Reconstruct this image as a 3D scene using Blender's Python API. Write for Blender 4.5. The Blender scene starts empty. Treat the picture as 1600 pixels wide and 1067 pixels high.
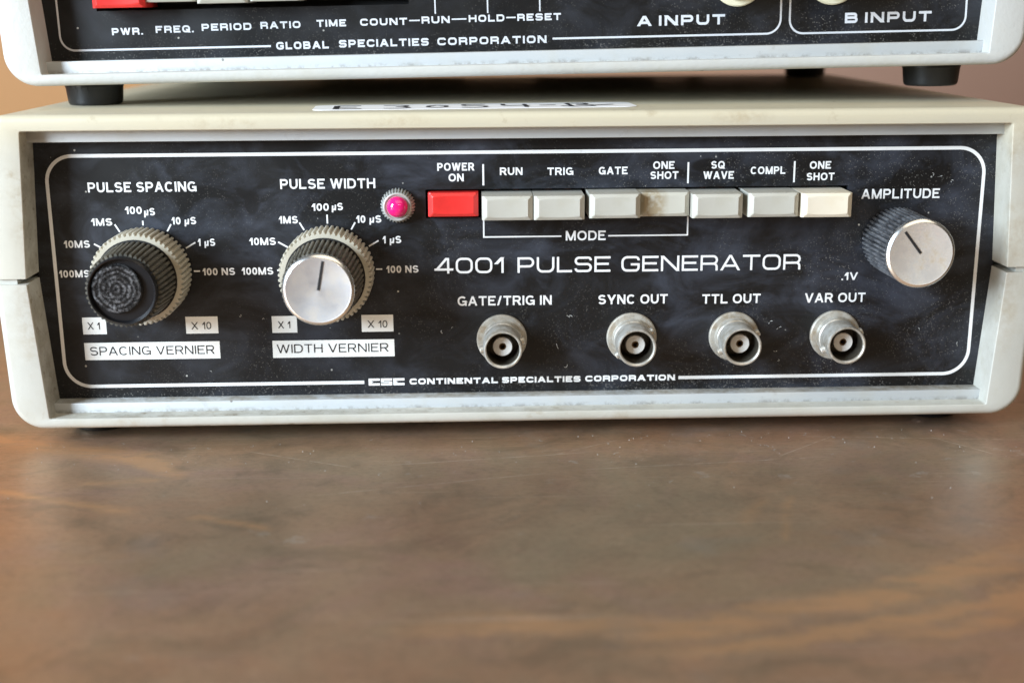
import bpy, bmesh, math, random
from mathutils import Matrix, Vector
S = 0.001                      # everything below is written in millimetres
FOOT = 12.6                    # height of the printed frame's lower line above the table
sc = bpy.context.scene
col = sc.collection

# ------------------------------------------------------------------ camera
cam_d = bpy.data.cameras.new('camera'); cam = bpy.data.objects.new('camera', cam_d); col.objects.link(cam)
sc.camera = cam
cam_d.sensor_width = 36.0; cam_d.lens = 44.535
cam_d.clip_start = 0.01; cam_d.clip_end = 50
pit, yaw, rol = 0.2515, 0.0332, -0.0058
fwd = Vector((math.sin(yaw)*math.cos(pit), math.cos(yaw)*math.cos(pit), -math.sin(pit)))
rgt = Vector((math.cos(yaw), -math.sin(yaw), 0)); upv = rgt.cross(fwd)
r2 = rgt*math.cos(rol) + upv*math.sin(rol); u2 = upv*math.cos(rol) - rgt*math.sin(rol)
mw = Matrix((r2, u2, -fwd)).transposed().to_4x4()
mw.translation = Vector((-12.76, -310.78, 89.94+FOOT))*S
cam.matrix_world = mw
cam_d.dof.use_dof = True; cam_d.dof.focus_distance = 0.312; cam_d.dof.aperture_fstop = 10.0; cam_d.dof.aperture_blades = 8

# ------------------------------------------------------------------ light
world = bpy.data.worlds.new('World'); sc.world = world; world.use_nodes = True
bg = world.node_tree.nodes['Background']; bg.inputs[0].default_value = (1.0, 0.80, 0.56, 1); bg.inputs[1].default_value = 0.07
def area(name, loc, target, sx, sy, power, color):
    d = bpy.data.lights.new(name, 'AREA'); d.shape = 'RECTANGLE'; d.size = sx; d.size_y = sy; d.energy = power; d.color = color
    o = bpy.data.objects.new(name, d); col.objects.link(o); o.location = Vector(loc)*S
    o.rotation_euler = (Vector(target)*S - o.location).to_track_quat('-Z', 'Y').to_euler(); return o
area('window_light', (-900, -620, 390), (10, 0, 45), 0.38, 0.50, 33.5, (0.73, 0.87, 1.0))
area('ceiling_light', (220, -420, 950), (0, 0, 30), 1.1, 0.7, 4.6, (1.0, 0.86, 0.66))
for lx in (170, 330):
    d = bpy.data.lights.new('lamp_light', 'AREA'); d.shape = 'DISK'; d.size = 0.05; d.energy = 0.35; d.color = (1.0, .86, .66)
    o = bpy.data.objects.new('lamp_light', d); col.objects.link(o); o.location = Vector((lx, -700, 420))*S
    o.rotation_euler = (Vector((0, 0, .05)) - o.location).to_track_quat('-Z', 'Y').to_euler()
vs = sc.view_settings; vs.view_transform = 'Standard'; vs.look = 'None'; vs.exposure = -0.12; vs.gamma = 1.0
try: vs.use_curve_mapping = False
except Exception: pass
sc.render.engine = 'CYCLES'
sc.cycles.use_denoising = True
sc.cycles.max_bounces = 8; sc.cycles.sample_clamp_indirect = 6.0

# ------------------------------------------------------------------ material helpers
class Mat:
    def __init__(s, name):
        s.m = bpy.data.materials.new(name); s.m.use_nodes = True; s.t = s.m.node_tree
        s.b = s.t.nodes['Principled BSDF']; s._o = None
    def n(s, typ, **kw):
        nd = s.t.nodes.new('ShaderNode'+typ)
        for k, v in kw.items(): setattr(nd, k, v)
        return nd
    def put(s, sock, v):
        if isinstance(v, bpy.types.NodeSocket): s.t.links.new(v, sock)
        elif isinstance(v, (tuple, list)) and len(v) == 3 and sock.type == 'RGBA': sock.default_value = (*v, 1)
        else: sock.default_value = v
    def set(s, **kw):
        for k, v in kw.items(): s.put(s.b.inputs[k.replace('_', ' ')], v)
        return s
    def obj(s):
        if s._o is None: s._o = s.n('TexCoord').outputs['Object']
        return s._o
    def rnd(s):
        # object coordinates moved by a random amount for each object
        oi = s.n('ObjectInfo'); v = s.n('VectorMath', operation='ADD'); m = s.n('VectorMath', operation='SCALE')
        c = s.n('CombineXYZ'); s.put(c.inputs[0], oi.outputs['Random']); s.put(c.inputs[2], oi.outputs['Random'])
        s.put(m.inputs[0], c.outputs[0]); m.inputs['Scale'].default_value = 3.7
        s.put(v.inputs[0], s.obj()); s.put(v.inputs[1], m.outputs[0]); s._o = v.outputs[0]; return s
    def mapv(s, scale=(1, 1, 1), rot=(0, 0, 0), loc=(0, 0, 0)):
        m = s.n('Mapping'); s.put(m.inputs['Vector'], s.obj()); m.inputs['Scale'].default_value = scale
        m.inputs['Rotation'].default_value = rot; m.inputs['Location'].default_value = loc; return m.outputs[0]
    def noise(s, scale, detail=3, rough=.55, vec=None, dist=0.0):
        nd = s.n('TexNoise'); s.put(nd.inputs['Vector'], vec or s.obj()); nd.inputs['Scale'].default_value = scale
        nd.inputs['Detail'].default_value = detail; nd.inputs['Roughness'].default_value = rough
        nd.inputs['Distortion'].default_value = dist; return nd.outputs[0]
    def voro(s, scale, vec=None, out='Distance', rand=1.0):
        nd = s.n('TexVoronoi'); s.put(nd.inputs['Vector'], vec or s.obj()); nd.inputs['Scale'].default_value = scale
        nd.inputs['Randomness'].default_value = rand; return nd.outputs[out]
    def rng(s, v, a, b, c=0.0, d=1.0):
        nd = s.n('MapRange'); s.put(nd.inputs['Value'], v)
        for i, x in zip((1, 2, 3, 4), (a, b, c, d)): nd.inputs[i].default_value = x
        return nd.outputs[0]
    def math(s, op, a, b=0.0):
        nd = s.n('Math', operation=op); s.put(nd.inputs[0], a); s.put(nd.inputs[1], b); return nd.outputs[0]
    def mix(s, f, a, b):
        nd = s.n('Mix', data_type='RGBA'); s.put(nd.inputs[0], f); s.put(nd.inputs[6], a); s.put(nd.inputs[7], b); return nd.outputs[2]
    def xyz(s):
        nd = s.n('SeparateXYZ'); s.put(nd.inputs[0], s.obj()); return nd.outputs
    def blob(s, p, r, soft, squash=(1, 1, 1)):
        # 1 inside a (squashed) ball round p (mm), falling to 0 over soft
        sub = s.n('VectorMath', operation='SUBTRACT'); s.put(sub.inputs[0], s.obj()); sub.inputs[1].default_value = Vector(p)*S
        mul = s.n('VectorMath', operation='MULTIPLY'); s.put(mul.inputs[0], sub.outputs[0]); mul.inputs[1].default_value = squash
        ln = s.n('VectorMath', operation='LENGTH'); s.put(ln.inputs[0], mul.outputs[0])
        return s.rng(ln.outputs['Value'], (r-soft)*S, (r+soft)*S, 1.0, 0.0)
    def bump(s, h, strength=.3, dist=.0002):
        nd = s.n('Bump'); s.put(nd.inputs['Height'], h); nd.inputs['Strength'].default_value = strength
        nd.inputs['Distance'].default_value = dist; s.put(s.b.inputs['Normal'], nd.outputs[0]); return s
    def specks(s, scale, r, keep, vec=None):
        # sparse dots: cells whose random colour passes keep, distance under r
        d = s.n('TexVoronoi'); s.put(d.inputs['Vector'], vec or s.obj()); d.inputs['Scale'].default_value = scale
        sp = s.n('SeparateColor'); s.put(sp.inputs[0], d.outputs['Color'])
        k = s.math('GREATER_THAN', sp.outputs[0], keep)
        rr = s.math('MULTIPLY', sp.outputs[1], r)
        return s.math('MULTIPLY', s.math('LESS_THAN', d.outputs['Distance'], rr), k)

def plastic(name, a, b, rough=.5, grain=.25, dirt=(.30, .22, .12), dirtamt=.35, gscale=1400, yellow=False, crumbs=False, walls=False, spots=()):
    m = Mat(name)
    big = m.rng(m.noise(26, 6, .68), .35, .68)
    c = m.mix(big, a, b)
    c = m.mix(m.math('MULTIPLY', m.rng(m.noise(95, 5, .6), .5, .72), .35), c, tuple(q*w for q, w in zip(b, (.86, .80, .66))))
    if yellow:      # sun-yellowed lid
        x, y, z = m.xyz(); hi = m.math('ADD', z, m.math('MULTIPLY', m.math('SUBTRACT', m.noise(25, 3), .5), .010))
        c = m.mix(m.rng(hi, (58+FOOT)*S, (67+FOOT)*S), c, (.56, .505, .375))
    st = m.math('MULTIPLY', m.rng(m.noise(130, 6, .65), .60, .74), m.rng(m.noise(30, 2), .5, .62))
    c = m.mix(m.math('MULTIPLY', st, dirtamt), c, dirt)
    if walls:       # brown grime smeared on the walls of the front opening
        x, y, z = m.xyz()
        w = m.math('MULTIPLY', m.rng(m.math('ABSOLUTE', x), .1190, .1194, 1, 0), m.rng(y, -.0090, -.0086))
        w = m.math('MULTIPLY', w, m.rng(z, (64+FOOT)*S, (65+FOOT)*S, 1, 0))
        g = m.math('ADD', m.math('MULTIPLY', m.rng(m.noise(160, 6, .7), .40, .66), .5), m.math('MULTIPLY', m.rng(m.noise(420, 5, .7), .58, .66), .5))
        g = m.math('MULTIPLY', g, m.rng(x, -.05, .05, 1.0, .35))
        c = m.mix(m.math('MULTIPLY', w, g), c, (.17, .125, .07))
    if spots:
        for p, r, sq in spots:
            c = m.mix(m.math('MULTIPLY', m.math('MULTIPLY', m.blob(p, r, r*.6, sq), m.rng(m.noise(380, 6, .7), .40, .66)), .34), c, (.30, .20, .09))
    if crumbs:      # grit lodged along the lower rail
        x, y, z = m.xyz()
        band = m.math('MULTIPLY', m.rng(z, (-6.1+FOOT)*S, (-4.6+FOOT)*S, 1, 0), m.rng(m.noise(300, 6, .75), .48, .60))
        c = m.mix(m.math('MULTIPLY', band, .75), c, (.13, .10, .075))
        led = m.math('MULTIPLY', m.rng(y, -.0043, -.0038), m.rng(m.noise(260, 6, .75), .35, .62))
        c = m.mix(m.math('MULTIPLY', led, .8), c, (.25, .215, .165))
    pits = m.specks(260, .10, .93)
    c = m.mix(m.math('MULTIPLY', pits, .75), c, (.10, .075, .05))
    m.set(Base_Color=c, Roughness=m.rng(m.noise(60, 4), .3, .7, rough-.07, rough+.1))
    m.bump(m.noise(gscale, 2, .5), grain, .00012)
    return m.m

MAT = {}
MAT['shell_cream'] = plastic('cream_plastic_yellowed_on_top', (.53, .51, .44), (.465, .448, .39), .44, .18, yellow=True, dirtamt=.8, walls=True, spots=[((-119, -9.2, 45+FOOT), 2.6, (1, 1, .3)), ((119.5, -9.2, 36+FOOT), 3.5, (.8, 1, .4)), ((119, -9.2, 58+FOOT), 2.5, (.8, 1, .5)), ((-70, -9.2, 66+FOOT), 1.5, (.2, 1, 1)), ((-30, -9.2, 66+FOOT), 1.4, (.2, 1, 1)), ((52, -9.2, 66.5+FOOT), 1.4, (.25, 1, 1))])
MAT['shell_white'] = plastic('greyish_white_plastic', (.535, .528, .478), (.462, .455, .41), .46, .22, dirtamt=.7, walls=True, spots=[((-97, -9.2, -6.9+FOOT), 1.6, (.6, 1, 1)), ((24, -9.2, -7.4+FOOT), 1.2, (.4, 1, 1)), ((-119.5, -9.2, 20+FOOT), 2.5, (1, 1, .25)), ((119.5, -9.2, 22+FOOT), 3.0, (1.2, 1, .25))])
MAT['shell_grey'] = plastic('grained_grey_white_plastic', (.55, .545, .51), (.50, .50, .48), .5, .6, gscale=900, dirtamt=.2)
MAT['rail'] = plastic('grey_rail_plastic', (.47, .495, .51), (.52, .535, .535), .42, .12, dirt=(.22, .19, .15), dirtamt=.6, crumbs=True)

def panel_mat(name, dust, spots=()):
    m = Mat(name); v = m.mapv((1, 1, 1.35), (0, .6, 0))
    pz0 = m.xyz()
    cloud = m.rng(m.noise(60, 7, .66, v, 1.0), .46, .70)
    wipe = m.rng(m.noise(30, 6, .62, m.mapv((.75, 1, 1.5), (0, -.35, 0)), 1.6), .47, .72)
    film = m.math('MULTIPLY', m.math('ADD', m.math('MULTIPLY', cloud, .6), m.math('MULTIPLY', wipe, .6)), dust)
    clean = None
    for p, r, sq in spots:
        bl = m.blob(p, r, .35, sq); clean = bl if clean is None else m.math('MAXIMUM', clean, bl)
    film = m.math('MULTIPLY', film, m.math('MAXIMUM', m.rng(pz0[2], (8+FOOT)*S, (34+FOOT)*S, .45, 1.0), m.rng(pz0[0], -.03, .04)))
    if clean is not None: film = m.math('MULTIPLY', film, m.math('SUBTRACT', 1.0, m.math('MULTIPLY', clean, .85)))
    c = m.mix(film, (.0050, .0052, .0058), (.047, .054, .074))
    px, py, pz = m.xyz(); side = m.rng(px, -.09, .09, .55, 1.35)
    fine = m.math('MULTIPLY', m.math('MULTIPLY', m.specks(3400, .40, .60), side), m.rng(m.noise(42, 6, .7), .46, .68))
    clump = None
    for q in ((57, 18), (60, 16), (85, 17), (0, 18), (31, 18), (84, 40), (82, 36), (104, 14), (96, 6)):
        bl = m.blob((q[0], 0, q[1]+FOOT), 1.0, 5.5); clump = bl if clump is None else m.math('MAXIMUM', clump, bl)
    low = m.rng(pz0[2], (-3.5+FOOT)*S, (3+FOOT)*S, 1, 0)
    more = m.math('MULTIPLY', m.specks(3000, .5, .45), m.math('MULTIPLY', m.math('MAXIMUM', clump, low), m.rng(m.noise(160, 5, .7), .38, .60)))
    fine = m.math('MAXIMUM', fine, more)
    c = m.mix(m.math('MULTIPLY', fine, .46), c, (.36, .34, .31))
    big = m.math('MULTIPLY', m.specks(520, .13, .92), m.rng(m.noise(35, 3), .38, .6))
    c = m.mix(m.math('MULTIPLY', big, .85), c, (.55, .54, .50))
    ro = m.math('ADD', m.rng(m.noise(70, 4), .3, .7, .36, .50), m.math('MULTIPLY', film, .12))
    m.set(Base_Color=c, Roughness=ro, Specular_IOR_Level=.45)
    m.bump(m.noise(2600, 2), .10, .00005)
    return m.m
Zp = FOOT
MAT['panel'] = panel_mat('dusty_black_panel', .95, [((-40, 0, 47.5+Zp), 4.3, (1, 1, .9)), ((-40.5, 0, 41.8+Zp), 2.0, (1, 1, .8)), ((-66, 0, 46+Zp), 1.9, (1, 1, .6)), ((-85, 0, 54+Zp), 1.3, (1, 1, 1)), ((46, 0, 54+Zp), 2.4, (.6, 1, 1.4))])
MAT['panel_upper'] = panel_mat('black_panel_of_counter', .62)

def ink(name, c, worn=.25):
    m = Mat(name)
    w = m.math('MULTIPLY', m.rng(m.noise(420, 5, .7), .60, .72), worn)
    m.set(Base_Color=m.mix(w, c, tuple(x*.35 for x in c)), Roughness=.55); return m.m
MAT['white_ink'] = ink('white_silkscreen_ink', (.82, .82, .82))
MAT['grey_ink'] = ink('pale_grey_silkscreen_ink', (.62, .64, .68), .15)
MAT['black_ink'] = ink('black_silkscreen_ink', (.012, .012, .014), 0)
MAT['label_ink'] = ink('white_label_block_ink', (.80, .80, .77), .08)

def simple(name, c, rough=.5, metal=0.0, var=.25, scale=200, bump=0.0, bscale=900, coat=0.0, spec=.5, dirt=None):
    m = Mat(name).rnd()
    f = m.rng(m.noise(scale, 4, .6), .35, .7)
    bc = m.mix(f, c, tuple(x*(1-var) for x in c))
    if dirt: bc = m.mix(m.math('MULTIPLY', m.rng(m.noise(330, 6, .7), .46, .64), .7), bc, dirt)
    m.set(Base_Color=bc, Roughness=m.rng(m.noise(scale*.7, 3), .3, .7, rough*.85, rough*1.15),
          Metallic=metal, Coat_Weight=coat, Specular_IOR_Level=spec)
    if bump: m.bump(m.noise(bscale, 3), bump, .0001)
    return m.m
MAT['rubber'] = simple('black_rubber', (.012, .012, .014), .38, var=.5, bump=.15, spec=.6)
MAT['black_knob'] = simple('worn_black_plastic', (.010, .010, .012), .30, var=.4, bump=.1)
def knob_mat(name, base, dustc, amt):
    m = Mat(name).rnd()
    f = m.rng(m.noise(300, 5, .65), .38, .68)
    d = m.math('MULTIPLY', m.specks(2300, .42, .62), .5)
    c = m.mix(m.math('MULTIPLY', f, amt), base, dustc); c = m.mix(d, c, (.34, .32, .28))
    m.set(Base_Color=c, Roughness=.5); m.bump(m.noise(1500, 3), .15, .00008); return m.m
MAT['knurl_olive'] = knob_mat('dusty_olive_black_knurl', (.055, .052, .043), (.17, .155, .12), .85)
MAT['knurl_black'] = knob_mat('dusty_black_knurl', (.026, .027, .031), (.17, .175, .19), .85)
MAT['ring'] = plastic('aged_beige_dial_plastic', (.56, .525, .44), (.47, .435, .35), .48, .1, dirt=(.16, .12, .07), dirtamt=.5)
MAT['button_grey'] = plastic('soiled_light_grey_button_plastic', (.50, .49, .44), (.45, .44, .39), .42, .06, dirt=(.25, .20, .13), dirtamt=1.0)
MAT['button_cream'] = plastic('ivory_button_plastic', (.78, .72, .60), (.74, .67, .54), .42, .06, dirt=(.50, .30, .14), dirtamt=.7)
def stained():
    m = Mat('brown_stained_button_plastic')
    st = m.math('MULTIPLY', m.blob((-3.0, -9, .2), 3.1, 1.2, (1, .1, .55)), m.rng(m.noise(500, 4), .30, .55))
    m.set(Base_Color=m.mix(m.math('MULTIPLY', st, .75), (.49, .48, .42), (.29, .215, .11)), Roughness=.45); return m.m
MAT['button_stained'] = stained()
MAT['button_red'] = simple('red_button_plastic', (.80, .034, .030), .38, var=.18, scale=160)
MAT['led_lens'] = simple('pink_red_lamp_lens', (.95, .016, .20), .12, var=.05, coat=.6)
MAT['led_bezel'] = simple('dull_grey_bezel', (.50, .50, .47), .5, .25, .35, 500, .2)
MAT['nickel'] = simple('tarnished_nickel', (.68, .665, .62), .40, .62, .25, 520, .2, 1200, dirt=(.36, .30, .21))
MAT['nickel_flange'] = simple('dirty_nickel_flange', (.50, .475, .42), .55, .35, .30, 380, .25, 1200, dirt=(.27, .20, .12))
MAT['bore'] = simple('shaded_tarnished_bore', (.15, .13, .10), .40, .7, .6, 300, .2)  # recess shade put into the dark colour, over tarnished metal
MAT['insulator'] = simple('white_insulator', (.78, .77, .74), .4, var=.08)
MAT['brass'] = simple('dark_brass_contact', (.20, .13, .07), .4, .8)
MAT['cream_washer'] = simple('cream_plastic_washer', (.82, .76, .55), .4, var=.1)
MAT['dark'] = simple('dark_cavity_metal', (.010, .009, .009), .6, var=.3)
MAT['contact'] = simple('brown_switch_contact', (.16, .07, .045), .5, .3)
MAT['paper'] = simple('white_paper_sticker', (.90, .90, .92), .5, var=.03)
MAT['marker'] = simple('black_marker_ink', (.010, .010, .022), .35, var=.2)
MAT['lint'] = simple('pale_lint', (.62, .62, .60), .8, var=.1)
MAT['rear'] = simple('dark_rear_plate', (.03, .03, .03), .5)

def alu(name, base, grime):
    m = Mat(name)
    tg = m.n('Tangent', direction_type='RADIAL', axis='Y')
    v = m.noise(230, 5, .65)
    g = m.math('MULTIPLY', m.rng(v, .44, .64), grime)
    m.set(Base_Color=m.mix(g, base, (.50, .425, .33)), Metallic=m.rng(g, 0, 1, .66, .2), Roughness=m.rng(v, .3, .7, .38, .50), Anisotropic=.35, Tangent=tg.outputs[0])
    return m.m
MAT['alu'] = alu('spun_aluminium_cap', (.60, .60, .615), .45)
MAT['alu_worn'] = alu('grimy_spun_aluminium_cap', (.84, .82, .79), 1.0)
MAT['alu_edge'] = simple('polished_aluminium_edge', (.86, .87, .88), .24, .95, .05)
def glue():
    m = Mat('crusted_grey_glue'); h = m.math('ADD', m.math('MULTIPLY', m.noise(900, 6, .78, None, 1.6), .7), m.math('MULTIPLY', m.noise(330, 3, .6), .3))
    x, y, z = m.xyz(); r = m.math('SQRT', m.math('ADD', m.math('MULTIPLY', x, x), m.math('MULTIPLY', z, z)))
    ring = m.math('SINE', m.math('ADD', m.math('MULTIPLY', r, 6283/1.15), m.math('MULTIPLY', m.noise(420, 3, .6), 9.0)))
    h = m.math('ADD', h, m.math('MULTIPLY', ring, .045))
    m.set(Base_Color=m.mix(m.rng(h, .50, .66), (.005, .005, .006), (.36, .36, .38)), Roughness=m.rng(h, .4, .6, .25, .5), Metallic=.25)
    m.bump(h, 1.0, .0016); return m.m
MAT['glue'] = glue()

def table_mat():
    m = Mat('patinated_copper_table')
    base = m.mix(m.rng(m.noise(11, 7, .66, None, .9), .38, .64), (.545, .340, .218), (.455, .352, .238))
    base = m.mix(m.math('MULTIPLY', m.rng(m.noise(21, 6, .66, m.mapv((1, 1.3, 1), (0, 0, .4), (3, 1, 0)), .8), .50, .68), .75), base, (0.513, 0.331, 0.257))
    base = m.mix(m.math('MULTIPLY', m.rng(m.noise(33, 7, .7, m.mapv((1, 1.4, 1), (0, 0, -.5), (7, 2, 0)), 1.2), .50, .68), .65), base, (0.285, 0.217, 0.148))
    base = m.mix(m.math('MULTIPLY', m.rng(m.noise(140, 6, .75), .52, .70), .40), base, (0.616, 0.422, 0.285))
    base = m.mix(m.math('MULTIPLY', m.rng(m.noise(900, 4, .7, m.mapv((.6, 1.4, 1), (0, 0, .5))), .50, .66), .35), base, (0.251, 0.182, 0.125))
    base = m.mix(m.math('MULTIPLY', m.math('MULTIPLY', m.rng(m.noise(700, 3, .7, m.mapv((.12, 2.2, 1), (0, 0, -.6))), .58, .66), m.rng(m.noise(20, 3), .45, .6)), .4), base, (0.707, 0.536, 0.410))
    # rubbed arcs where something was dragged over the patina
    x, y, z = m.xyz()
    wob = m.math('MULTIPLY', m.math('SUBTRACT', m.noise(28, 6, .7), .5), .16)
    def arc(cx, cy, rx, ry, w, x0, x1):
        u = m.math('DIVIDE', m.math('SUBTRACT', x, cx*S), rx*S); v = m.math('DIVIDE', m.math('SUBTRACT', y, cy*S), ry*S)
        r = m.math('ADD', wob, m.math('SQRT', m.math('ADD', m.math('MULTIPLY', u, u), m.math('MULTIPLY', v, v))))
        band = m.rng(m.math('ABSOLUTE', m.math('SUBTRACT', r, 1.0)), w*.3, w, 1, 0)
        lim = m.math('MULTIPLY', m.rng(x, (x0-12)*S, (x0+12)*S), m.rng(x, (x1-12)*S, (x1+12)*S, 1, 0))
        return m.math('MULTIPLY', m.math('MULTIPLY', band, lim), m.math('LESS_THAN', v, 0.0))
    br = m.rng(m.noise(110, 7, .75, m.mapv((.4, 1.8, 1), (0, 0, -.3)), 1.0), .30, .58)
    rub = m.math('ADD', arc(8, 30, 150, 141, .040, -20, 95), m.math('ADD', arc(8, 30, 165, 150, .024, 20, 100), arc(60, -20, 60, 96, .03, 60, 110)))
    def line(px, py, ang, half, length):
        dx, dy = math.cos(ang), math.sin(ang)
        a = m.math('ADD', m.math('MULTIPLY', m.math('SUBTRACT', x, px*S), dx), m.math('MULTIPLY', m.math('SUBTRACT', y, py*S), dy))
        b = m.math('SUBTRACT', m.math('MULTIPLY', m.math('SUBTRACT', y, py*S), dx), m.math('MULTIPLY', m.math('SUBTRACT', x, px*S), dy))
        b = m.math('ADD', b, m.math('MULTIPLY', wob, .05 if half > 1 else .006))
        return m.math('MULTIPLY', m.rng(m.math('ABSOLUTE', b), half*.05*S, half*S, 1, 0), m.rng(m.math('ABSOLUTE', a), length*.75*S, length*S, 1, 0))
    # the smear at the left that ends in a hook
    hook = m.math('ADD', line(-116, -10, -.43, 6.5, 38), m.math('ADD', line(-87, -26, -.75, 4.5, 12), m.math('MULTIPLY', line(-93, -36, .15, 2.4, 10), .6)))
    rub = m.math('ADD', rub, m.math('ADD', hook, m.math('ADD', line(-110, -44, -.42, 2.6, 28), m.math('ADD', line(-64, -61, -.4, 2.4, 11), m.math('ADD', m.math('MULTIPLY', line(53, -64, 1.3, 1.6, 14), .5), m.math('MULTIPLY', line(47, -60, 1.0, 2.4, 9), .45))))))
    base = m.mix(m.math('MINIMUM', m.math('MULTIPLY', m.math('MULTIPLY', rub, br), .95), .8), base, (0.724, 0.433, 0.236))
    haze = m.math('ADD', m.math('MULTIPLY', line(97, -52, 1.15, 9, 30), .30), m.math('MULTIPLY', m.rng(m.noise(34, 4), .60, .74), .30))
    base = m.mix(haze, base, (0.425, 0.409, 0.393))
    pale = m.math('MULTIPLY', m.rng(m.noise(95, 6, .65), .63, .72), m.rng(m.noise(13, 2), .46, .58))
    base = m.mix(m.math('MULTIPLY', pale, .6), base, (0.692, 0.645, 0.597))
    for ang, th in ((.2, .665), (-.5, .685), (.55, .69), (1.0, .69)):
        scr = m.rng(m.noise(130, 3, .6, m.mapv((.09, 6, 1), (0, 0, ang))), th, th+.015)
        base = m.mix(m.math('MULTIPLY', scr, .28), base, (0.787, 0.629, 0.488))
    for px, py, ang, L in ((96, -14, -.10, 30), (-8, -24, .14, 26), (107, -20, -.9, 10), (40, -30, .10, 34), (70, -18, .7, 14), (-55, -22, -.45, 16), (-20, -40, .22, 30), (15, -17, .55, 10)):
        base = m.mix(m.math('MULTIPLY', m.math('MULTIPLY', line(px, py, ang, .30, L), m.rng(m.noise(240, 4, .7), .38, .58)), .75), base, (.74, .62, .50))
    m.set(Base_Color=base, Metallic=.79, Roughness=m.rng(m.noise(60, 7, .7), .3, .7, .34, .52), Specular_IOR_Level=.5)
    m.bump(m.noise(420, 4, .6), .12, .0002)
    return m.m
MAT['table'] = table_mat()
def wall_mat():
    m = Mat('warm_brown_wall'); x, y, z = m.xyz()
    f = m.math('ADD', m.rng(x, -.25, .30), m.math('MULTIPLY', m.math('SUBTRACT', m.noise(3, 3), .5), .35))
    m.set(Base_Color=m.mix(f, (.52, .255, .085), (.46, .285, .215)), Roughness=.6); return m.m
MAT['wall'] = wall_mat()

# ------------------------------------------------------------------ mesh helpers
def link(name, me, mat, parent=None, loc=(0, 0, 0), rot=None):
    o = bpy.data.objects.new(name, me); col.objects.link(o)
    if mat is not None and not me.materials: me.materials.append(MAT[mat])
    o.parent = parent; o.location = Vector(loc)*S
    if rot: o.rotation_euler = rot
    return o
def mesh(verts, faces, name='m', sharp=30):
    me = bpy.data.meshes.new(name); me.from_pydata([Vector(v)*S for v in verts], [], faces); me.update()
    bm = bmesh.new(); bm.from_mesh(me); bmesh.ops.remove_doubles(bm, verts=bm.verts, dist=1e-7)
    bmesh.ops.recalc_face_normals(bm, faces=bm.faces); bm.to_mesh(me); bm.free()
    me.shade_smooth(); me.set_sharp_from_angle(angle=math.radians(sharp)); return me
def flatmesh(verts, faces, name='m'):
    me = bpy.data.meshes.new(name); me.from_pydata([Vector(v)*S for v in verts], [], faces); me.update(); return me
def box(x0, x1, y0, y1, z0, z1, bev=0.0, seg=2):
    bm = bmesh.new(); bmesh.ops.create_cube(bm, size=1)
    for v in bm.verts:
        v.co = Vector(((x0+x1)/2+v.co.x*(x1-x0), (y0+y1)/2+v.co.y*(y1-y0), (z0+z1)/2+v.co.z*(z1-z0)))*S
    if bev: bmesh.ops.bevel(bm, geom=bm.edges[:], offset=bev*S, segments=seg, affect='EDGES', profile=.5)
    me = bpy.data.meshes.new('box'); bm.to_mesh(me); bm.free(); me.shade_smooth(); me.set_sharp_from_angle(angle=math.radians(40)); return me
def lathe(prof, n=48, close=True, sharp=30):
    # prof: (radius, height); the axis points along -Y (out of a front panel)
    vs, fs = [], []
    for r, h in prof:
        for i in range(n):
            a = 2*math.pi*i/n; vs.append((r*math.cos(a), -h, r*math.sin(a)))
    for k in range(len(prof)-1):
        for i in range(n):
            j = (i+1) % n; fs.append((k*n+i, k*n+j, (k+1)*n+j, (k+1)*n+i))
    if close:
        if prof[0][0] > 1e-6: fs.append(tuple(range(n)))
        if prof[-1][0] > 1e-6: fs.append(tuple(range((len(prof)-1)*n, len(prof)*n)))
    return mesh(vs, fs, 'lathe', sharp)
def knurl(levels, teeth, depth, duty=.55):
    # levels: (outer radius, height, tooth depth factor); toothed cylinder along -Y
    pat = [(0, 0), (.5-duty*.62, 0), (.5-duty*.42, .85), (.5-duty*.2, 1), (.5+duty*.2, 1), (.5+duty*.42, .85), (.5+duty*.62, 0)]
    n = teeth*len(pat); vs, fs = [], []
    for R, h, k in levels:
        for t in range(teeth):
            for f, d in pat:
                a = 2*math.pi*(t+f)/teeth; r = R-depth*k*(1-d); vs.append((r*math.cos(a), -h, r*math.sin(a)))
    for q in range(len(levels)-1):
        for i in range(n):
            j = (i+1) % n; fs.append((q*n+i, q*n+j, (q+1)*n+j, (q+1)*n+i))
    fs.append(tuple(range(n))); fs.append(tuple(range((len(levels)-1)*n, len(levels)*n)))
    return mesh(vs, fs, 'knurl', 35)
def fillet_path(pts, rad, seg=8, closed=False):
    # pts: (x, y, r or None)
    out = []; n = len(pts)
    for i, p in enumerate(pts):
        r = p[2] if len(p) > 2 else rad
        if (not closed and i in (0, n-1)) or r <= 0: out.append((p[0], p[1])); continue
        a = Vector(pts[i-1][:2]); b = Vector(p[:2]); c = Vector(pts[(i+1) % n][:2])
        d1 = (a-b); d2 = (c-b); l1, l2 = d1.length, d2.length; d1.normalize(); d2.normalize()
        ang = d1.angle(d2); t = min(r/math.tan(ang/2), l1*.499 if i > 1 or closed else l1*.98, l2*.499 if i < n-2 or closed else l2*.98)
        rr = t*math.tan(ang/2); cen = b+(d1+d2).normalized()*(rr/math.sin(ang/2))
        s0 = b+d1*t-cen; s1 = b+d2*t-cen; a0 = math.atan2(s0.y, s0.x); da = math.atan2(s0.x*s1.y-s0.y*s1.x, s0.dot(s1))
        for k in range(seg+1):
            aa = a0+da*k/seg; out.append((cen.x+rr*math.cos(aa), cen.y+rr*math.sin(aa)))
    return out
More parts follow.
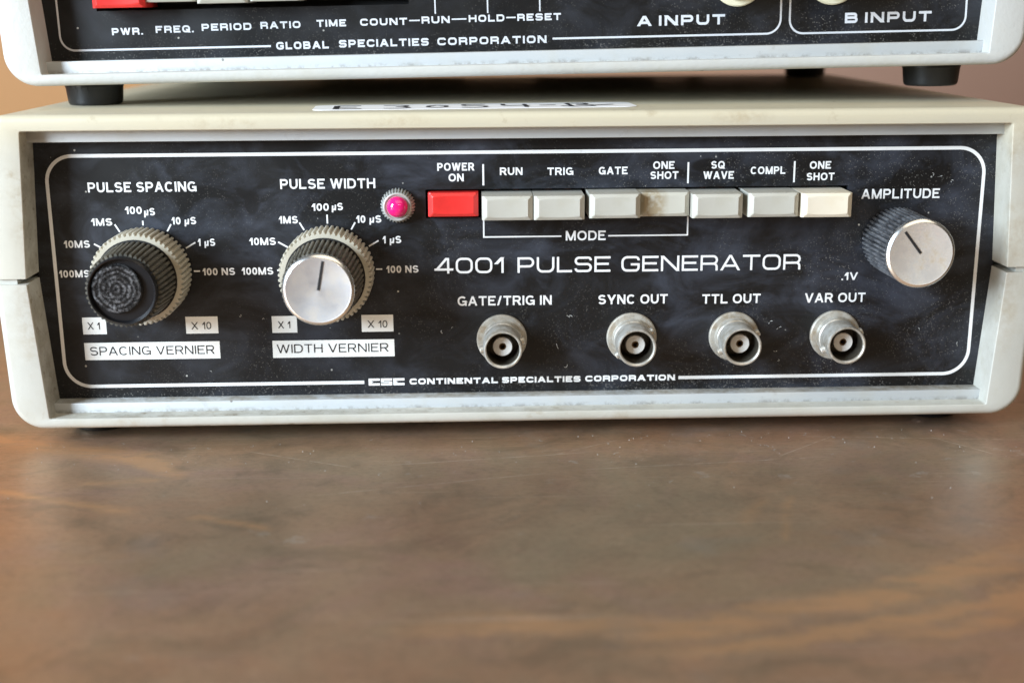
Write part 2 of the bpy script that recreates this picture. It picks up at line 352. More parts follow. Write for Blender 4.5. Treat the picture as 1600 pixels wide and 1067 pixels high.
def ribbon(path, w, closed=False):
    # flat strip of width w following the 2D path, mitred; returns verts2d, faces
    n = len(path); L, Rr = [], []
    for i in range(n):
        p = Vector(path[i])
        a = Vector(path[i-1]) if (i > 0 or closed) else None; c = Vector(path[(i+1) % n]) if (i < n-1 or closed) else None
        d1 = (p-a).normalized() if a is not None else None; d2 = (c-p).normalized() if c is not None else None
        if d1 is None: d1 = d2
        if d2 is None: d2 = d1
        n1 = Vector((-d1.y, d1.x)); n2 = Vector((-d2.y, d2.x)); m = (n1+n2)
        m = m.normalized() if m.length > 1e-6 else n1
        k = w/2/max(.35, m.dot(n1)); L.append(p+m*k); Rr.append(p-m*k)
    vs = L+Rr; fs = []
    for i in range(n if closed else n-1):
        j = (i+1) % n; fs.append((i, n+i, n+j, j))
    return vs, fs
class Print:
    # flat ink shapes on the plane y = y0 (facing -Y); every stroke sits a hair above the last
    def __init__(s, y0=-.05): s.v, s.f, s.y = [], [], y0; s.k = 0
    def add(s, v2, f):
        b = len(s.v); y = s.y-.004*(s.k % 6); s.k += 1
        s.v += [(p[0], y, p[1]) for p in v2]; s.f += [tuple(b+i for i in q) for q in f]
    def stroke(s, path, w, closed=False):
        v2, f = ribbon(path, w, closed); b = len(s.v); n = len(path); y = s.y-.004*(s.k % 6); s.k += 1
        s.v += [(p[0], y-(0 if closed else .02*(i % n)/n), p[1]) for i, p in enumerate(v2)]; s.f += [tuple(b+i for i in q) for q in f]
    def poly(s, pts): s.add([Vector(p) for p in pts], [tuple(range(len(pts)))])
    def obj(s, name, mat, parent, dz=FOOT):
        return link(name, flatmesh([(x, y, z+dz) for x, y, z in s.v], s.f), mat, parent)

# ------------------------------------------------------------------ lettering
# square extended capitals drawn as strokes on a unit cell: (width, [strokes]); 'h' strokes are diagonals cut level
r_ = .30
GLY = {
 '0': (1.08, [('c', [(0, 0, r_), (1, 0, r_), (1, 1, r_), (0, 1, r_)])]), 'O': (1.12, [('c', [(0, 0, r_), (1, 0, r_), (1, 1, r_), (0, 1, r_)])]),
 '1': (.52, [('h', [(0, .66), (1, 1)]), ('p', [(1, 0), (1, 1)])]),
 '4': (1.20, [('p', [(.76, 0), (.76, 1)]), ('h', [(.70, 1), (.02, .22)]), ('p', [(0, .22), (1, .22)])]),
 'P': (1.02, [('p', [(0, 0), (0, 1, .01), (1, 1, r_), (1, .40, r_), (0, .40)])]),
 'R': (1.06, [('p', [(0, 0), (0, 1, .01), (1, 1, r_), (1, .44, r_), (0, .44)]), ('p', [(.70, .44), (1, .44, .22), (1, 0)])]),
 'U': (1.08, [('p', [(0, 1), (0, 0, r_), (1, 0, r_), (1, 1)])]),
 'L': (.92, [('p', [(0, 1), (0, 0, .01), (1, 0)])]),
 'S': (1.06, [('p', [(1, .80), (1, 1, .24), (0, 1, .24), (0, .52, .24), (1, .52, .24), (1, 0, .24), (0, 0, .24), (0, .20)])]),
 'E': (.98, [('p', [(1, 1), (0, 1, .01), (0, 0, .01), (1, 0)]), ('p', [(0, .52), (.96, .52)])]),
 'F': (.96, [('p', [(1, 1), (0, 1, .01), (0, 0)]), ('p', [(0, .48), (.94, .48)])]),
 'G': (1.12, [('p', [(1, .76), (1, 1, r_), (0, 1, r_), (0, 0, r_), (1, 0, r_), (1, .46, .01), (.52, .46)])]),
 'C': (1.08, [('p', [(1, .74), (1, 1, r_), (0, 1, r_), (0, 0, r_), (1, 0, r_), (1, .26)])]),
 'N': (1.12, [('p', [(0, 0), (0, 1)]), ('h', [(0, 1), (1, 0)]), ('p', [(1, 0), (1, 1)])]),
 'A': (1.22, [('h', [(0, 0), (.5, 1)]), ('h', [(.5, 1), (1, 0)]), ('p', [(.20, .27), (.80, .27)])]),
 'T': (1.06, [('p', [(0, 1), (1, 1)]), ('p', [(.5, 1), (.5, 0)])]),
 'I': (0, [('p', [(0, 0), (0, 1)])]),
 'D': (1.10, [('c', [(0, 0, .01), (1, 0, r_), (1, 1, r_), (0, 1, .01)])]),
 'W': (1.55, [('h', [(0, 1), (.26, 0)]), ('h', [(.26, 0), (.5, 1)]), ('h', [(.5, 1), (.74, 0)]), ('h', [(.74, 0), (1, 1)])]),
 'M': (1.30, [('p', [(0, 0), (0, 1)]), ('h', [(0, 1), (.5, .1)]), ('h', [(.5, .1), (1, 1)]), ('p', [(1, 0), (1, 1)])]),
 'H': (1.12, [('p', [(0, 0), (0, 1)]), ('p', [(1, 0), (1, 1)]), ('p', [(0, .52), (1, .52)])]),
 'B': (1.06, [('c', [(0, 0, .01), (1, 0, .24), (1, .53, .24), (0, .53, .01)]), ('c', [(0, .53, .01), (.94, .53, .22), (.94, 1, .22), (0, 1, .01)])]),
 'Q': (1.12, [('c', [(0, 0, r_), (1, 0, r_), (1, 1, r_), (0, 1, r_)]), ('h', [(.62, .34), (1.02, -.04)])]),
 '.': (0, [('p', [(0, -.02), (0, .10)])]),
}
def square_text(text, x0, x1, zb, cap, t, name, mat, parent, spacing=.26, G=None, y=-.05, gap=.55):
    # t: stroke weight as a fraction of cap height
    G = G or GLY; P = Print(y); units = []; x = 0.0
    for ch in text:
        if ch == ' ': x += gap-spacing*.5; continue
        w = G[ch][0]; w = t if w == 0 else w+t*.6; units.append((ch, x, w)); x += w+spacing
    tot = x-spacing; k = (x1-x0)/(tot*cap)
    for ch, ux, w in units:
        W = w*cap*k; X = x0+ux*cap*k; T = t*cap; iw = max(W-T, 1e-4); ih = cap-T
        fx = lambda u: X+T/2+u*iw if W > T*1.2 else X+W/2
        fz = lambda v: zb+T/2+v*ih
        for kind, pts in G[ch][1]:
            if kind in 'ae': P.stroke([(fx(u), fz(v)) for u, v in pts], T, kind == 'e'); continue
            if kind == 'h':
                (ua, va), (ub, vb) = pts; ax, az, bx, bz = fx(ua), fz(va), fx(ub), fz(vb)
                L = math.hypot(bx-ax, bz-az); hw = T/2*L/max(abs(bz-az), 1e-3); hw = min(hw, T*.95)
                az += T/2 if az > bz else -T/2; bz += T/2 if bz > az else -T/2
                P.poly([(ax-hw, az), (ax+hw, az), (bx+hw, bz), (bx-hw, bz)]); continue
            q = []
            for i, p in enumerate(pts):
                rr = (p[2]*cap if len(p) > 2 and p[2] > .02 else 0); q.append([fx(p[0]), fz(p[1]), rr])
            if kind == 'p':
                # open ends run to the edge of the cell
                for e, o in ((0, 1), (-1, -2)):
                    d = Vector(q[e][:2])-Vector(q[o][:2])
                    if d.length > 0 and (abs(q[e][1]-fz(0)) < 1e-6 or abs(q[e][1]-fz(1)) < 1e-6 or abs(pts[e][0]) < 1e-6 or abs(pts[e][0]-1) < 1e-6) and len(pts) <= 8:
                        inner = (abs(d.x) < 1e-6 and 0.01 < pts[e][1] < .99)
                        if not inner: d.normalize(); q[e][0] += d.x*T/2; q[e][1] += d.y*T/2
            P.stroke(fillet_path([tuple(a) for a in q], 0, 5, kind == 'c'), T, kind == 'c')
    return P.obj(name, mat, parent)

def el(cx, cy, rx, ry, a0, a1, n=18, e=2.25):
    out = []
    for k in range(n+1):
        a = math.radians(a0+(a1-a0)*k/n); c, d = math.cos(a), math.sin(a)
        out.append((cx+rx*math.copysign(abs(c)**(2/e), c), cy+ry*math.copysign(abs(d)**(2/e), d)))
    return out
# plain grotesque capitals for the small legends
SANS = {
 'A': (.90, [('h', [(0, 0), (.5, 1)]), ('h', [(.5, 1), (1, 0)]), ('p', [(.18, .28), (.82, .28)])]),
 'C': (.86, [('a', el(.5, .5, .5, .5, 42, 318, 26))]), 'D': (.84, [('c', [(0, 0, .01), (1, 0, .38), (1, 1, .38), (0, 1, .01)])]),
 'E': (.72, [('p', [(1, 1), (0, 1, .01), (0, 0, .01), (1, 0)]), ('p', [(0, .53), (.92, .53)])]),
 'F': (.68, [('p', [(1, 1), (0, 1, .01), (0, 0)]), ('p', [(0, .50), (.9, .50)])]),
 'G': (.90, [('a', el(.5, .5, .5, .5, 42, 322, 26)), ('p', [(.52, .44), (1, .44)]), ('p', [(1, .44), (1, 0)])]),
 'H': (.82, [('p', [(0, 0), (0, 1)]), ('p', [(1, 0), (1, 1)]), ('p', [(0, .53), (1, .53)])]), 'I': (0, [('p', [(0, 0), (0, 1)])]),
 'L': (.68, [('p', [(0, 1), (0, 0, .01), (1, 0)])]),
 'M': (1.02, [('p', [(0, 0), (0, 1)]), ('h', [(0, 1), (.5, 0)]), ('h', [(.5, 0), (1, 1)]), ('p', [(1, 0), (1, 1)])]),
 'N': (.84, [('p', [(0, 0), (0, 1)]), ('h', [(0, 1), (1, 0)]), ('p', [(1, 0), (1, 1)])]),
 'O': (.94, [('e', el(.5, .5, .5, .5, 0, 360, 32)[:-1])]), '0': (.62, [('e', el(.5, .5, .5, .5, 0, 360, 28)[:-1])]),
 'P': (.76, [('p', [(0, 0), (0, 1, .01), (1, 1, .27), (1, .44, .27), (0, .44)])]),
 'Q': (.94, [('e', el(.5, .5, .5, .5, 0, 360, 32)[:-1]), ('h', [(.58, .26), (1.0, -.02)])]),
 'R': (.82, [('p', [(0, 0), (0, 1, .01), (.95, 1, .27), (.95, .46, .27), (0, .46)]), ('h', [(.52, .46), (1, 0)])]),
 'S': (.78, [('a', el(.5, .755, .47, .245, 22, 270, 16, 2.1)+el(.5, .255, .5, .255, 90, -158, 16, 2.1)[1:])]),
 'T': (.78, [('p', [(0, 1), (1, 1)]), ('p', [(.5, 1), (.5, 0)])]), 'U': (.80, [('p', [(0, 1), (0, 0, .36), (1, 0, .36), (1, 1)])]),
 'V': (.88, [('h', [(0, 1), (.5, 0)]), ('h', [(.5, 0), (1, 1)])]),
 'W': (1.28, [('h', [(0, 1), (.26, 0)]), ('h', [(.26, 0), (.5, 1)]), ('h', [(.5, 1), (.74, 0)]), ('h', [(.74, 0), (1, 1)])]),
 'X': (.86, [('h', [(0, 0), (1, 1)]), ('h', [(0, 1), (1, 0)])]), 'Y': (.88, [('h', [(0, 1), (.5, .42)]), ('h', [(.5, .42), (1, 1)]), ('p', [(.5, .5), (.5, 0)])]),
 '1': (.34, [('h', [(0, .70), (1, .95)]), ('p', [(1, 0), (1, 1)])]), '/': (.42, [('h', [(0, 0), (1, 1)])]),
 '.': (0, [('p', [(0, -.02), (0, .10)])]),
 '\u00b5': (.62, [('p', [(.10, .68), (0, -.34)]), ('p', [(.04, .2), (.05, 0, .16), (.8, 0, .3), (.93, .30)]), ('p', [(1, .68), (.9, 0)])]),
}
def sans_text(text, x0, x1, zb, cap, name, mat, parent, weight=.2, y=-.05):
    return square_text(text, x0, x1, zb, cap, weight, name, mat, parent, .17, SANS, y, .52)

# ------------------------------------------------------------------ the setting
tb = box(-900, 900, -420, 690, -30, 0, 1.5)
table = link('table_top', tb, 'table'); table['kind'] = 'structure'
wl = link('wall', box(-1500, 1500, 700, 740, -400, 1500), 'wall'); wl['kind'] = 'structure'

# ------------------------------------------------------------------ instrument cabinet
Y0, YB = -9.2, 168.5
def shell(name, lower, mat, parent):
    zs = 28.1 if lower else 29.5
    if lower:
        outer = [(-127, zs), (-125.9, -8.5), (125.9, -8.5), (127, zs)]; inner = [(-119.1, zs), (-116.9, -5.7), (116.9, -5.7), (119.1, zs)]; ro = 8.0
    else:
        outer = [(-127, zs), (-125.0, 68.2), (125.0, 68.2), (127, zs)]; inner = [(-119.1, zs), (-117.3, 64.4), (117.3, 64.4), (119.1, zs)]; ro = 4.5
    SEG = 12
    o = fillet_path([(*p, ro) for p in outer], ro, SEG); i_ = fillet_path([(*p, .5) for p in inner], .5, SEG)
    cz = 28.8
    def off(path, d):
        out = []
        n = len(path)
        for k in range(n):
            a = Vector(path[max(k-1, 0)]); c = Vector(path[min(k+1, n-1)]); t = (c-a).normalized(); nn = Vector((-t.y, t.x))
            if nn.dot(Vector((0-path[k][0], cz-path[k][1]))) < 0: nn = -nn
            q = Vector(path[k])+nn*d
            if k in (0, n-1): q.y = path[k][1]
            out.append((q.x, q.y))
        return out
    rings = [(o, YB)]
    rf = 1.7; ri = .35
    for k in range(0, 7):
        a = math.pi/2*k/6; rings.append((off(o, rf*(1-math.cos(a))), Y0+rf*(1-math.sin(a))))
    for k in range(0, 4):
        a = math.pi/2*k/3; rings.append((off(i_, -ri*(1-math.sin(a))), Y0+ri*(1-math.cos(a))))
    rings.append((i_, YB))
    n = len(o); vs, fs = [], []
    for path, y in rings: vs += [(p[0], y, p[1]+FOOT) for p in path]
    m = len(rings)
    for q in range(m):
        w = (q+1) % m
        for k in range(n-1): fs.append((q*n+k, q*n+k+1, w*n+k+1, w*n+k))
    for e in (0, n-1): fs.append(tuple(q*n+e for q in range(m)))
    return link(name, mesh(vs, fs, name, 28), mat, parent)
FOOTM = None
def foot(parent, x, y, ztop, h=None):
    hh = h or 4.1
    o = link('foot', lathe([(0, 0), (7.35, 0), (7.35, 1.0), (7.2, 1.25), (6.85, hh-.9), (6.6, hh-.3), (6.1, hh), (0, hh)], 40), 'rubber', parent, (x, y, ztop), (math.radians(90), 0, 0))
    return o
def cabinet(root, m_up, m_low, m_rail, botrail=(-6.55, -3.2), feet_h=(4.1,)*4):
    up = shell('upper_shell', False, m_up, root); lo = shell('lower_shell', True, m_low, root)
    for sgn in (-1, 1):      # tongue seen at the bottom of the seam groove
        link('seam_strip', box(min(sgn*121.6, sgn*126.1), max(sgn*121.6, sgn*126.1), Y0+.8, YB-1, 27.6+FOOT, 30+FOOT), m_low, root)
    link('panel_rail', box(-118.6, 118.6, -4.4, 3, 61.4+FOOT, 66+FOOT, .25), m_rail, up)
    link('panel_rail', box(-118.6, 118.6, -4.4, 3, -7.5+FOOT, botrail[1]+FOOT, .25), m_rail, lo)
    link('rear_panel', box(-118.8, 118.8, 163, 165, -5.0+FOOT, 64+FOOT), 'rear', root)
    for (x, y), h in zip(((-109.5, 8.0), (108.5, 8.0), (-104, 128), (104, 128)), feet_h): foot(root, x, y, -8.45+FOOT, h)
def panel(root, mat, x0, x1, z0, z1):
    # front plate with the slot for the push buttons cut out
    X = [-119.5, x0, x1, 119.5]; Z = [-7.2, z0, z1, 65.8]; vs, fs = [], []
    for y in (0, 1.6):
        for z in Z:
            for x in X: vs.append((x, y, z+FOOT))
    idx = lambda l, j, i: l*16+j*4+i
    for l in (0, 1):
        for j in range(3):
            for i in range(3):
                if i == 1 and j == 1: continue
                fs.append((idx(l, j, i), idx(l, j, i+1), idx(l, j+1, i+1), idx(l, j+1, i)))
    for a, b in (((1, 1), (1, 2)), ((1, 2), (2, 2)), ((2, 2), (2, 1)), ((2, 1), (1, 1))): fs.append((idx(0, *a), idx(0, *b), idx(1, *b), idx(1, *a)))
    ring = [(0, 0), (0, 3), (3, 3), (3, 0)]
    for k in range(4):
        a, b = ring[k], ring[(k+1) % 4]; fs.append((idx(0, *a), idx(0, *b), idx(1, *b), idx(1, *a)))
    me = flatmesh(vs, fs, 'panel'); bm = bmesh.new(); bm.from_mesh(me); bmesh.ops.recalc_face_normals(bm, faces=bm.faces); bm.to_mesh(me); bm.free()
    p = link('front_panel', me, mat, root)
    link('switch_frame', box(x0-3, x1+3, 5.0, 9, z0-3+FOOT, z1+3+FOOT), 'dark', root)
    return p
def button(root, xc, zc, h, mat, w=12.15, ht=5.85, label=None):
    nx, nz = 40, 24; vs, fs = [], []
    us = [-1+2*i/nx for i in range(nx+1)]; ws = [-1+2*j/nz for j in range(nz+1)]
    for wv in ws:
        for u in us:
            x, z = u*w/2, wv*ht/2
            dx, dz = w/2-abs(x), ht/2-abs(z)
            bx = max(0, 1.25-dx)*.85; bz = max(0, 1.0-dz)*.75; dish = .42*(1-(x/(w/2-1.0))**2) if abs(x) < w/2-1.0 else 0
            d = max(bx, bz) if max(bx, bz) > 0 else 0
            # the scooped face meets the bevels where it is deeper than they are
            top = max(bx, bz); base = .05+dish*.55
            vs.append((x, -h+max(base, top if False else 0)+(max(0, top-base) if True else 0), z))
    W1 = nx+1
    for j in range(nz):
        for i in range(nx): fs.append((j*W1+i, j*W1+i+1, (j+1)*W1+i+1, (j+1)*W1+i))
    border = [i for i in range(W1)]+[j*W1+nx for j in range(1, nz+1)]+[nz*W1+i for i in range(nx-1, -1, -1)]+[j*W1 for j in range(nz-1, 0, -1)]
    b0 = len(vs)
    for i in border: vs.append((vs[i][0], 4.9, vs[i][2]))
    nb = len(border)
    for k in range(nb): fs.append((border[k], border[(k+1) % nb], b0+(k+1) % nb, b0+k))
    o = link('push_button', mesh(vs, fs, 'button', 22), mat, root, (xc, 0, zc+FOOT))
    if label: o['label'] = label
    return o
BNC = {}
def bnc(root, x, z, turn, washer=False):
    if not BNC:
        BNC['flange'] = lathe([(0, 0), (6.35, 0), (6.35, .75), (6.1, 1.0), (5.3, 1.1), (0, 1.1)], 48)
        BNC['barrel'] = lathe([(5.0, .9), (5.05, 1.5), (4.85, 1.9), (4.82, 3.2), (4.55, 3.5), (4.55, 4.0), (4.8, 4.3), (4.8, 11.0), (4.62, 11.35), (4.35, 11.4), (4.12, 11.15), (4.05, 10.6)], 56, close=False)
        BNC['bore'] = lathe([(4.05, 10.6), (4.05, 3.0), (0, 3.0)], 56, close=False)
        BNC['insulator'] = lathe([(2.45, 2.9), (2.45, 7.8), (2.3, 8.0), (.95, 8.0), (.9, 7.7), (.9, 5.2), (0, 5.2)], 32, close=False)
        BNC['contact'] = lathe([(.88, 5.3), (.88, 7.75), (.66, 7.8), (.55, 7.4), (.55, 5.6), (0, 5.6)], 24, close=False)
        BNC['lug'] = lathe([(0, 0), (.95, 0), (.95, .9), (.8, 1.1), (0, 1.15)], 16)
        BNC['washer'] = lathe([(0, 0), (6.6, 0), (6.6, .6), (6.3, .9), (0, .9)], 48)
    f = link('coaxial_socket', BNC['washer' if washer else 'flange'], 'cream_washer' if washer else 'nickel_flange', root, (x, 0, z+FOOT))
    b = link('barrel', BNC['barrel'], 'nickel', f)
    link('bore', BNC['bore'], 'bore', f)
    link('insulator', BNC['insulator'], 'insulator', f); link('contact', BNC['contact'], 'brass', f)
    for s_ in (0, math.pi):
        a = turn+s_
        l = link('bayonet_lug', BNC['lug'], 'nickel', f, (4.6*math.cos(a), -6.4, 4.6*math.sin(a)))
        l.rotation_euler = Vector((math.cos(a), 0, math.sin(a))).to_track_quat('-Y', 'Z').to_euler()
    return f

# ------------------------------------------------------------------ pulse generator (lower instrument)
def thing(name, label, cat, loc=(0, 0, 0), rot=(0, 0, 0)):
    o = bpy.data.objects.new(name, None); col.objects.link(o); o.location = Vector(loc)*S; o.rotation_euler = rot
    o.empty_display_size = .02; o['label'] = label; o['category'] = cat; return o
gen = thing('pulse_generator', 'lower cream-cased instrument with round dials and eight push buttons, standing on the brown table', 'pulse generator')
cabinet(gen, 'shell_cream', 'shell_white', 'rail')
fp = panel(gen, 'panel', -23.5, 81.3, 41.7, 48.75)
for x in [(-9.73+12.82*k) for k in range(7)]:
    for dx in (3.2, 8.0): link('switch_contact', box(x+dx, x+dx+1.4, 3.2, 5.05, 48.0+FOOT, 49.5+FOOT), 'contact', gen)

fr = Print(); R = 6.4; wl_ = .85
fr.stroke(fillet_path([(-40.1, -.1, 0), (-115, -.1, R), (-115, 57.75, R), (115, 57.75, R), (115, -.1, R), (40.2, -.1, 0)], R, 12), wl_)
fr.obj('frame_line', 'white_ink', fp)
BIG, SM = 2.42, 1.82
for t in [('PULSE SPACING', -105.36, -79.15, 48.9, BIG), ('100', -96.81, -92.78, 43.52, SM), ('\u00b5S', -92.30, -89.61, 43.13, SM), ('1MS', -105.24, -100.18, 40.73, SM),
          ('10 \u00b5S', -85.72, -79.77, 40.83, SM), ('1 \u00b5S', -79.71, -75.48, 35.42, SM), ('10MS', -112.35, -106.05, 35.33, SM), ('100MS', -114.2, -106.77, 27.94, SM),
          ('100 NS', -79.04, -71.06, 28.05, SM), ('PULSE WIDTH', -58.84, -35.70, 49.25, BIG), ('100', -51.38, -47.25, 43.82, SM), ('\u00b5S', -46.55, -43.80, 43.91, SM),
          ('1MS', -59.55, -54.96, 40.78, SM), ('10 \u00b5S', -40.62, -34.49, 40.74, SM), ('1 \u00b5S', -34.30, -29.74, 35.56, SM), ('10MS', -67.07, -60.63, 35.49, SM),
          ('100MS', -69.37, -61.63, 28.07, SM), ('100 NS', -33.62, -25.65, 28.10, SM), ('POWER', -20.47, -11.43, 53.31, 1.92), ('ON', -17.75, -14.04, 50.70, 1.9),
          ('RUN', -5.17, .37, 52.12, 1.86), ('TRIG', 6.48, 12.86, 52.0, 1.86), ('GATE', 19.13, 26.23, 52.04, 1.86), ('ONE', 32.51, 37.78, 53.25, 1.88), ('SHOT', 31.86, 38.79, 50.78, 1.88),
          ('SQ', 46.84, 50.20, 53.2, 1.86), ('WAVE', 44.97, 52.55, 50.67, 1.88), ('COMPL', 56.68, 65.31, 51.74, 1.86), ('ONE', 71.33, 76.61, 52.92, 1.86), ('SHOT', 70.67, 77.6, 50.08, 1.86),
          ('MODE', 11.07, 21.01, 35.74, BIG), ('GATE/TRIG IN', -16.03, 7.61, 19.48, BIG), ('SYNC OUT', 19.36, 36.92, 19.4, BIG), ('TTL OUT', 45.70, 60.53, 19.2, BIG), ('VAR OUT', 71.84, 87.33, 19.13, BIG),
          ('AMPLITUDE', 84.64, 104.3, 45.36, BIG), ('.1V', 80.9, 85.01, 24.85, 1.95)]:
    sans_text(*t, 'legend', 'white_ink', fp, .185 if t[4] > 2 else .205)
for t in [('4001', -21.67, -4.42, 27.76, 3.95, .14), ('PULSE', -.95, 22.31, 27.72, 3.92, .14), ('GENERATOR', 25.06, 70.26, 27.7, 3.92, .14),
          ('CONTINENTAL', -28.61, -6.12, -.86, 1.56, .29), ('SPECIALTIES', -5.04, 15.05, -.82, 1.56, .29), ('CORPORATION', 16.25, 39.32, -.80, 1.56, .29)]:
    square_text(*t, 'legend', 'white_ink', fp, .17 if t[4] > 3 else .22)
# boxed maker's initials: three slabs with slots cut into them
lg = Print(); lx, lz, lw, lh = -39.0, -1.0, 2.85, 1.85
for k in range(3):
    a = lx+k*(lw+.28); t_ = .62
    lg.poly([(a, lz+lh-t_), (a+lw, lz+lh-t_), (a+lw, lz+lh), (a, lz+lh)]); lg.poly([(a, lz), (a+lw, lz), (a+lw, lz+t_), (a, lz+t_)])
    if k != 1:
        lg.poly([(a, lz+t_), (a+.75, lz+t_), (a+.75, lz+lh-t_), (a, lz+lh-t_)]); lg.poly([(a+.75, lz+lh/2-.16), (a+1.15, lz+lh/2-.05), (a+1.15, lz+lh/2+.05), (a+.75, lz+lh/2+.16)])
    else:
        lg.poly([(a, lz+lh/2-.1), (a+.7, lz+lh/2-.1), (a+.7, lz+lh-t_), (a, lz+lh-t_)]); lg.poly([(a+lw-.7, lz+t_), (a+lw, lz+t_), (a+lw, lz+lh/2+.1), (a+lw-.7, lz+lh/2+.1)])
        lg.poly([(a+.5, lz+lh/2-.14), (a+lw-.5, lz+lh/2-.14), (a+lw-.5, lz+lh/2+.14), (a+.5, lz+lh/2+.14)])
lg.obj('maker_logo', 'white_ink', fp)
for cx, cz in ((-92.75, 29.15), (-47.75, 29.1)):
    for ang in (0, 30, 60, 90, 120, 150, 180):
        a = math.radians(ang); r0 = 11.55; r1 = (13.1, 14.35, 13.6, 13.75, 13.7, 14.2, 12.9)[ang//30]
        if cx < -60 and ang == 90: r1 = 12.7
        tk = Print(); tk.stroke([(cx+r0*math.cos(a), cz+r0*math.sin(a)), (cx+r1*math.cos(a), cz+r1*math.sin(a))], .38); tk.obj('tick_mark', 'white_ink', fp)
for x in (-9.25, 41.2, 67.55):
    d = Print(); d.stroke([(x, 49.65), (x, 54.85)], .44); d.obj('divider_line', 'white_ink', fp)
br = Print(); br.stroke([(-9.28, 41.2), (-9.28, 36.85), (10.0, 36.85)], .36); br.obj('bracket_line', 'white_ink', fp)
br = Print(); br.stroke([(21.65, 36.82), (41.45, 36.82), (41.45, 41.4)], .36); br.obj('bracket_line', 'white_ink', fp)
for x0, x1, z0, z1 in ((-109.65, -103.8, 13.4, 17.75), (-84.1, -76.1, 13.25, 17.6), (-109.7, -76.0, 6.75, 11.2), (-62.65, -56.4, 13.15, 17.45), (-40.25, -32.3, 13.1, 17.45), (-62.8, -32.2, 6.65, 11.1)):
    b = Print(-.04); b.poly([(x0, z0), (x1, z0), (x1, z1), (x0, z1)]); b.obj('label_block', 'label_ink', fp)
for t in [('X 1', -108.4, -105.4, 14.68, 1.8), ('X 10', -82.73, -77.79, 14.36, 1.85), ('SPACING VERNIER', -108.38, -77.4, 7.95, 2.22), ('X 1', -61.15, -58.12, 14.31, 1.8), ('X 10', -38.75, -33.8, 14.15, 1.85), ('WIDTH VERNIER', -61.76, -33.7, 7.88, 2.24)]:
    sans_text(*t, 'label_text', 'black_ink', fp, .125, -.085)

for xc, zc, h, mt in ((-16.7, 45.3, 3.0, 'button_red'), (-3.6, 45.1, 8.5, 'button_grey'), (8.87, 45.1, 8.8, 'button_grey'), (22.27, 45.45, 9.3, 'button_grey'), (34.6, 45.35, 6.5, 'button_stained'),
                      (47.15, 45.15, 9.0, 'button_grey'), (60.75, 45.3, 9.0, 'button_grey'), (73.6, 45.2, 9.6, 'button_cream')):
    lb = {'button_red': 'red push button', 'button_stained': 'grey push button with a brown stain on its left half', 'button_cream': 'ivory yellowed push button'}.get(mt)
    button(gen, xc, zc, h, mt, 12.25, 5.8, lb)

def pointer(par, ang, r0, r1, h, w=.62):
    a = math.radians(ang); d = Vector((math.cos(a), math.sin(a))); n = Vector((-d.y, d.x))*w/2
    p = [d*r0+n, d*r1+n, d*r1-n, d*r0-n]; vs = [(q.x, -h, q.y) for q in p]+[(q.x, -h+.08, q.y) for q in p]
    link('pointer_line', flatmesh(vs, [(3, 2, 1, 0), (4, 5, 6, 7), (0, 1, 5, 4), (1, 2, 6, 5), (2, 3, 7, 6), (3, 0, 4, 7)]), 'black_ink', par)
def cap(par, h, R, mat):
    c = link('cap', lathe([(R-.2, h-.3), (R, h), (R, h+1.0), (R-.25, h+1.35), (R-.75, h+1.6)], 64, close=False), 'alu_edge', par)
    link('cap_face', lathe([(R-.75, h+1.6), (R-.95, h+1.52), (0, h+1.48)], 64, close=False, sharp=60), mat, par)
def dial(x, z, top, capped, lab):
    d = link('range_dial', knurl([(11.2, .6, 1), (11.35, 1.2, 1), (11.35, 9.6, 1), (11.1, 10.1, .9)], 54, .62), 'ring', gen, (x, 0, z+FOOT)); d['label'] = lab[0]
    k = link('vernier_knob', knurl([(9.35, 10.15, 1), (9.35, 11.0, 1), (8.75, top-.3, 1), (8.6, top, .9)], 46, .72, .62), 'knurl_olive', gen, (x, 0, z+FOOT)); k['label'] = lab[1]
    link('knob_gap', lathe([(9.75, 10.0), (9.7, 10.16), (0, 10.16)], 48, close=False), 'dark', d)
    return d, k
d1, k1 = dial(-92.75, 29.15, 22.2, False, ('beige knurled range dial around the black knob', 'black ribbed knob whose metal cap is missing, crusted with glue'))
link('knob_rim', lathe([(8.1, 22.0), (8.0, 23.2), (7.7, 23.6), (7.45, 23.4), (7.3, 22.9), (7.1, 22.35), (0, 22.35)], 56, close=False), 'black_knob', k1)
gl = lathe([(5.75, 22.2), (5.7, 23.2), (5.4, 23.5), (4.2, 23.55), (2.5, 23.5), (1.2, 23.55), (0, 23.5)], 64, close=False, sharp=180)
rg = random.Random(4)
link('glue_patch', gl, 'glue', k1, (-1.15, 0, .55))
d2, k2 = dial(-47.75, 29.1, 23.0, True, ('beige knurled range dial around the silver-capped knob', 'ribbed knob with bright silver cap and black pointer line'))
cap(k2, 23.0, 8.35, 'alu'); pointer(k2, 79, 0, 6.9, 24.62)
ka = link('amplitude_knob', knurl([(8.35, .8, 1), (8.35, 1.5, 1), (8.15, 17.6, 1), (7.95, 18.2, .8)], 44, .85, .6), 'knurl_black', gen, (93.6, 0, 35.0+FOOT)); ka['label'] = 'tall black ribbed knob with grimy silver cap'
cap(ka, 18.2, 8.2, 'alu_worn'); pointer(ka, 128, .2, 6.7, 19.82)

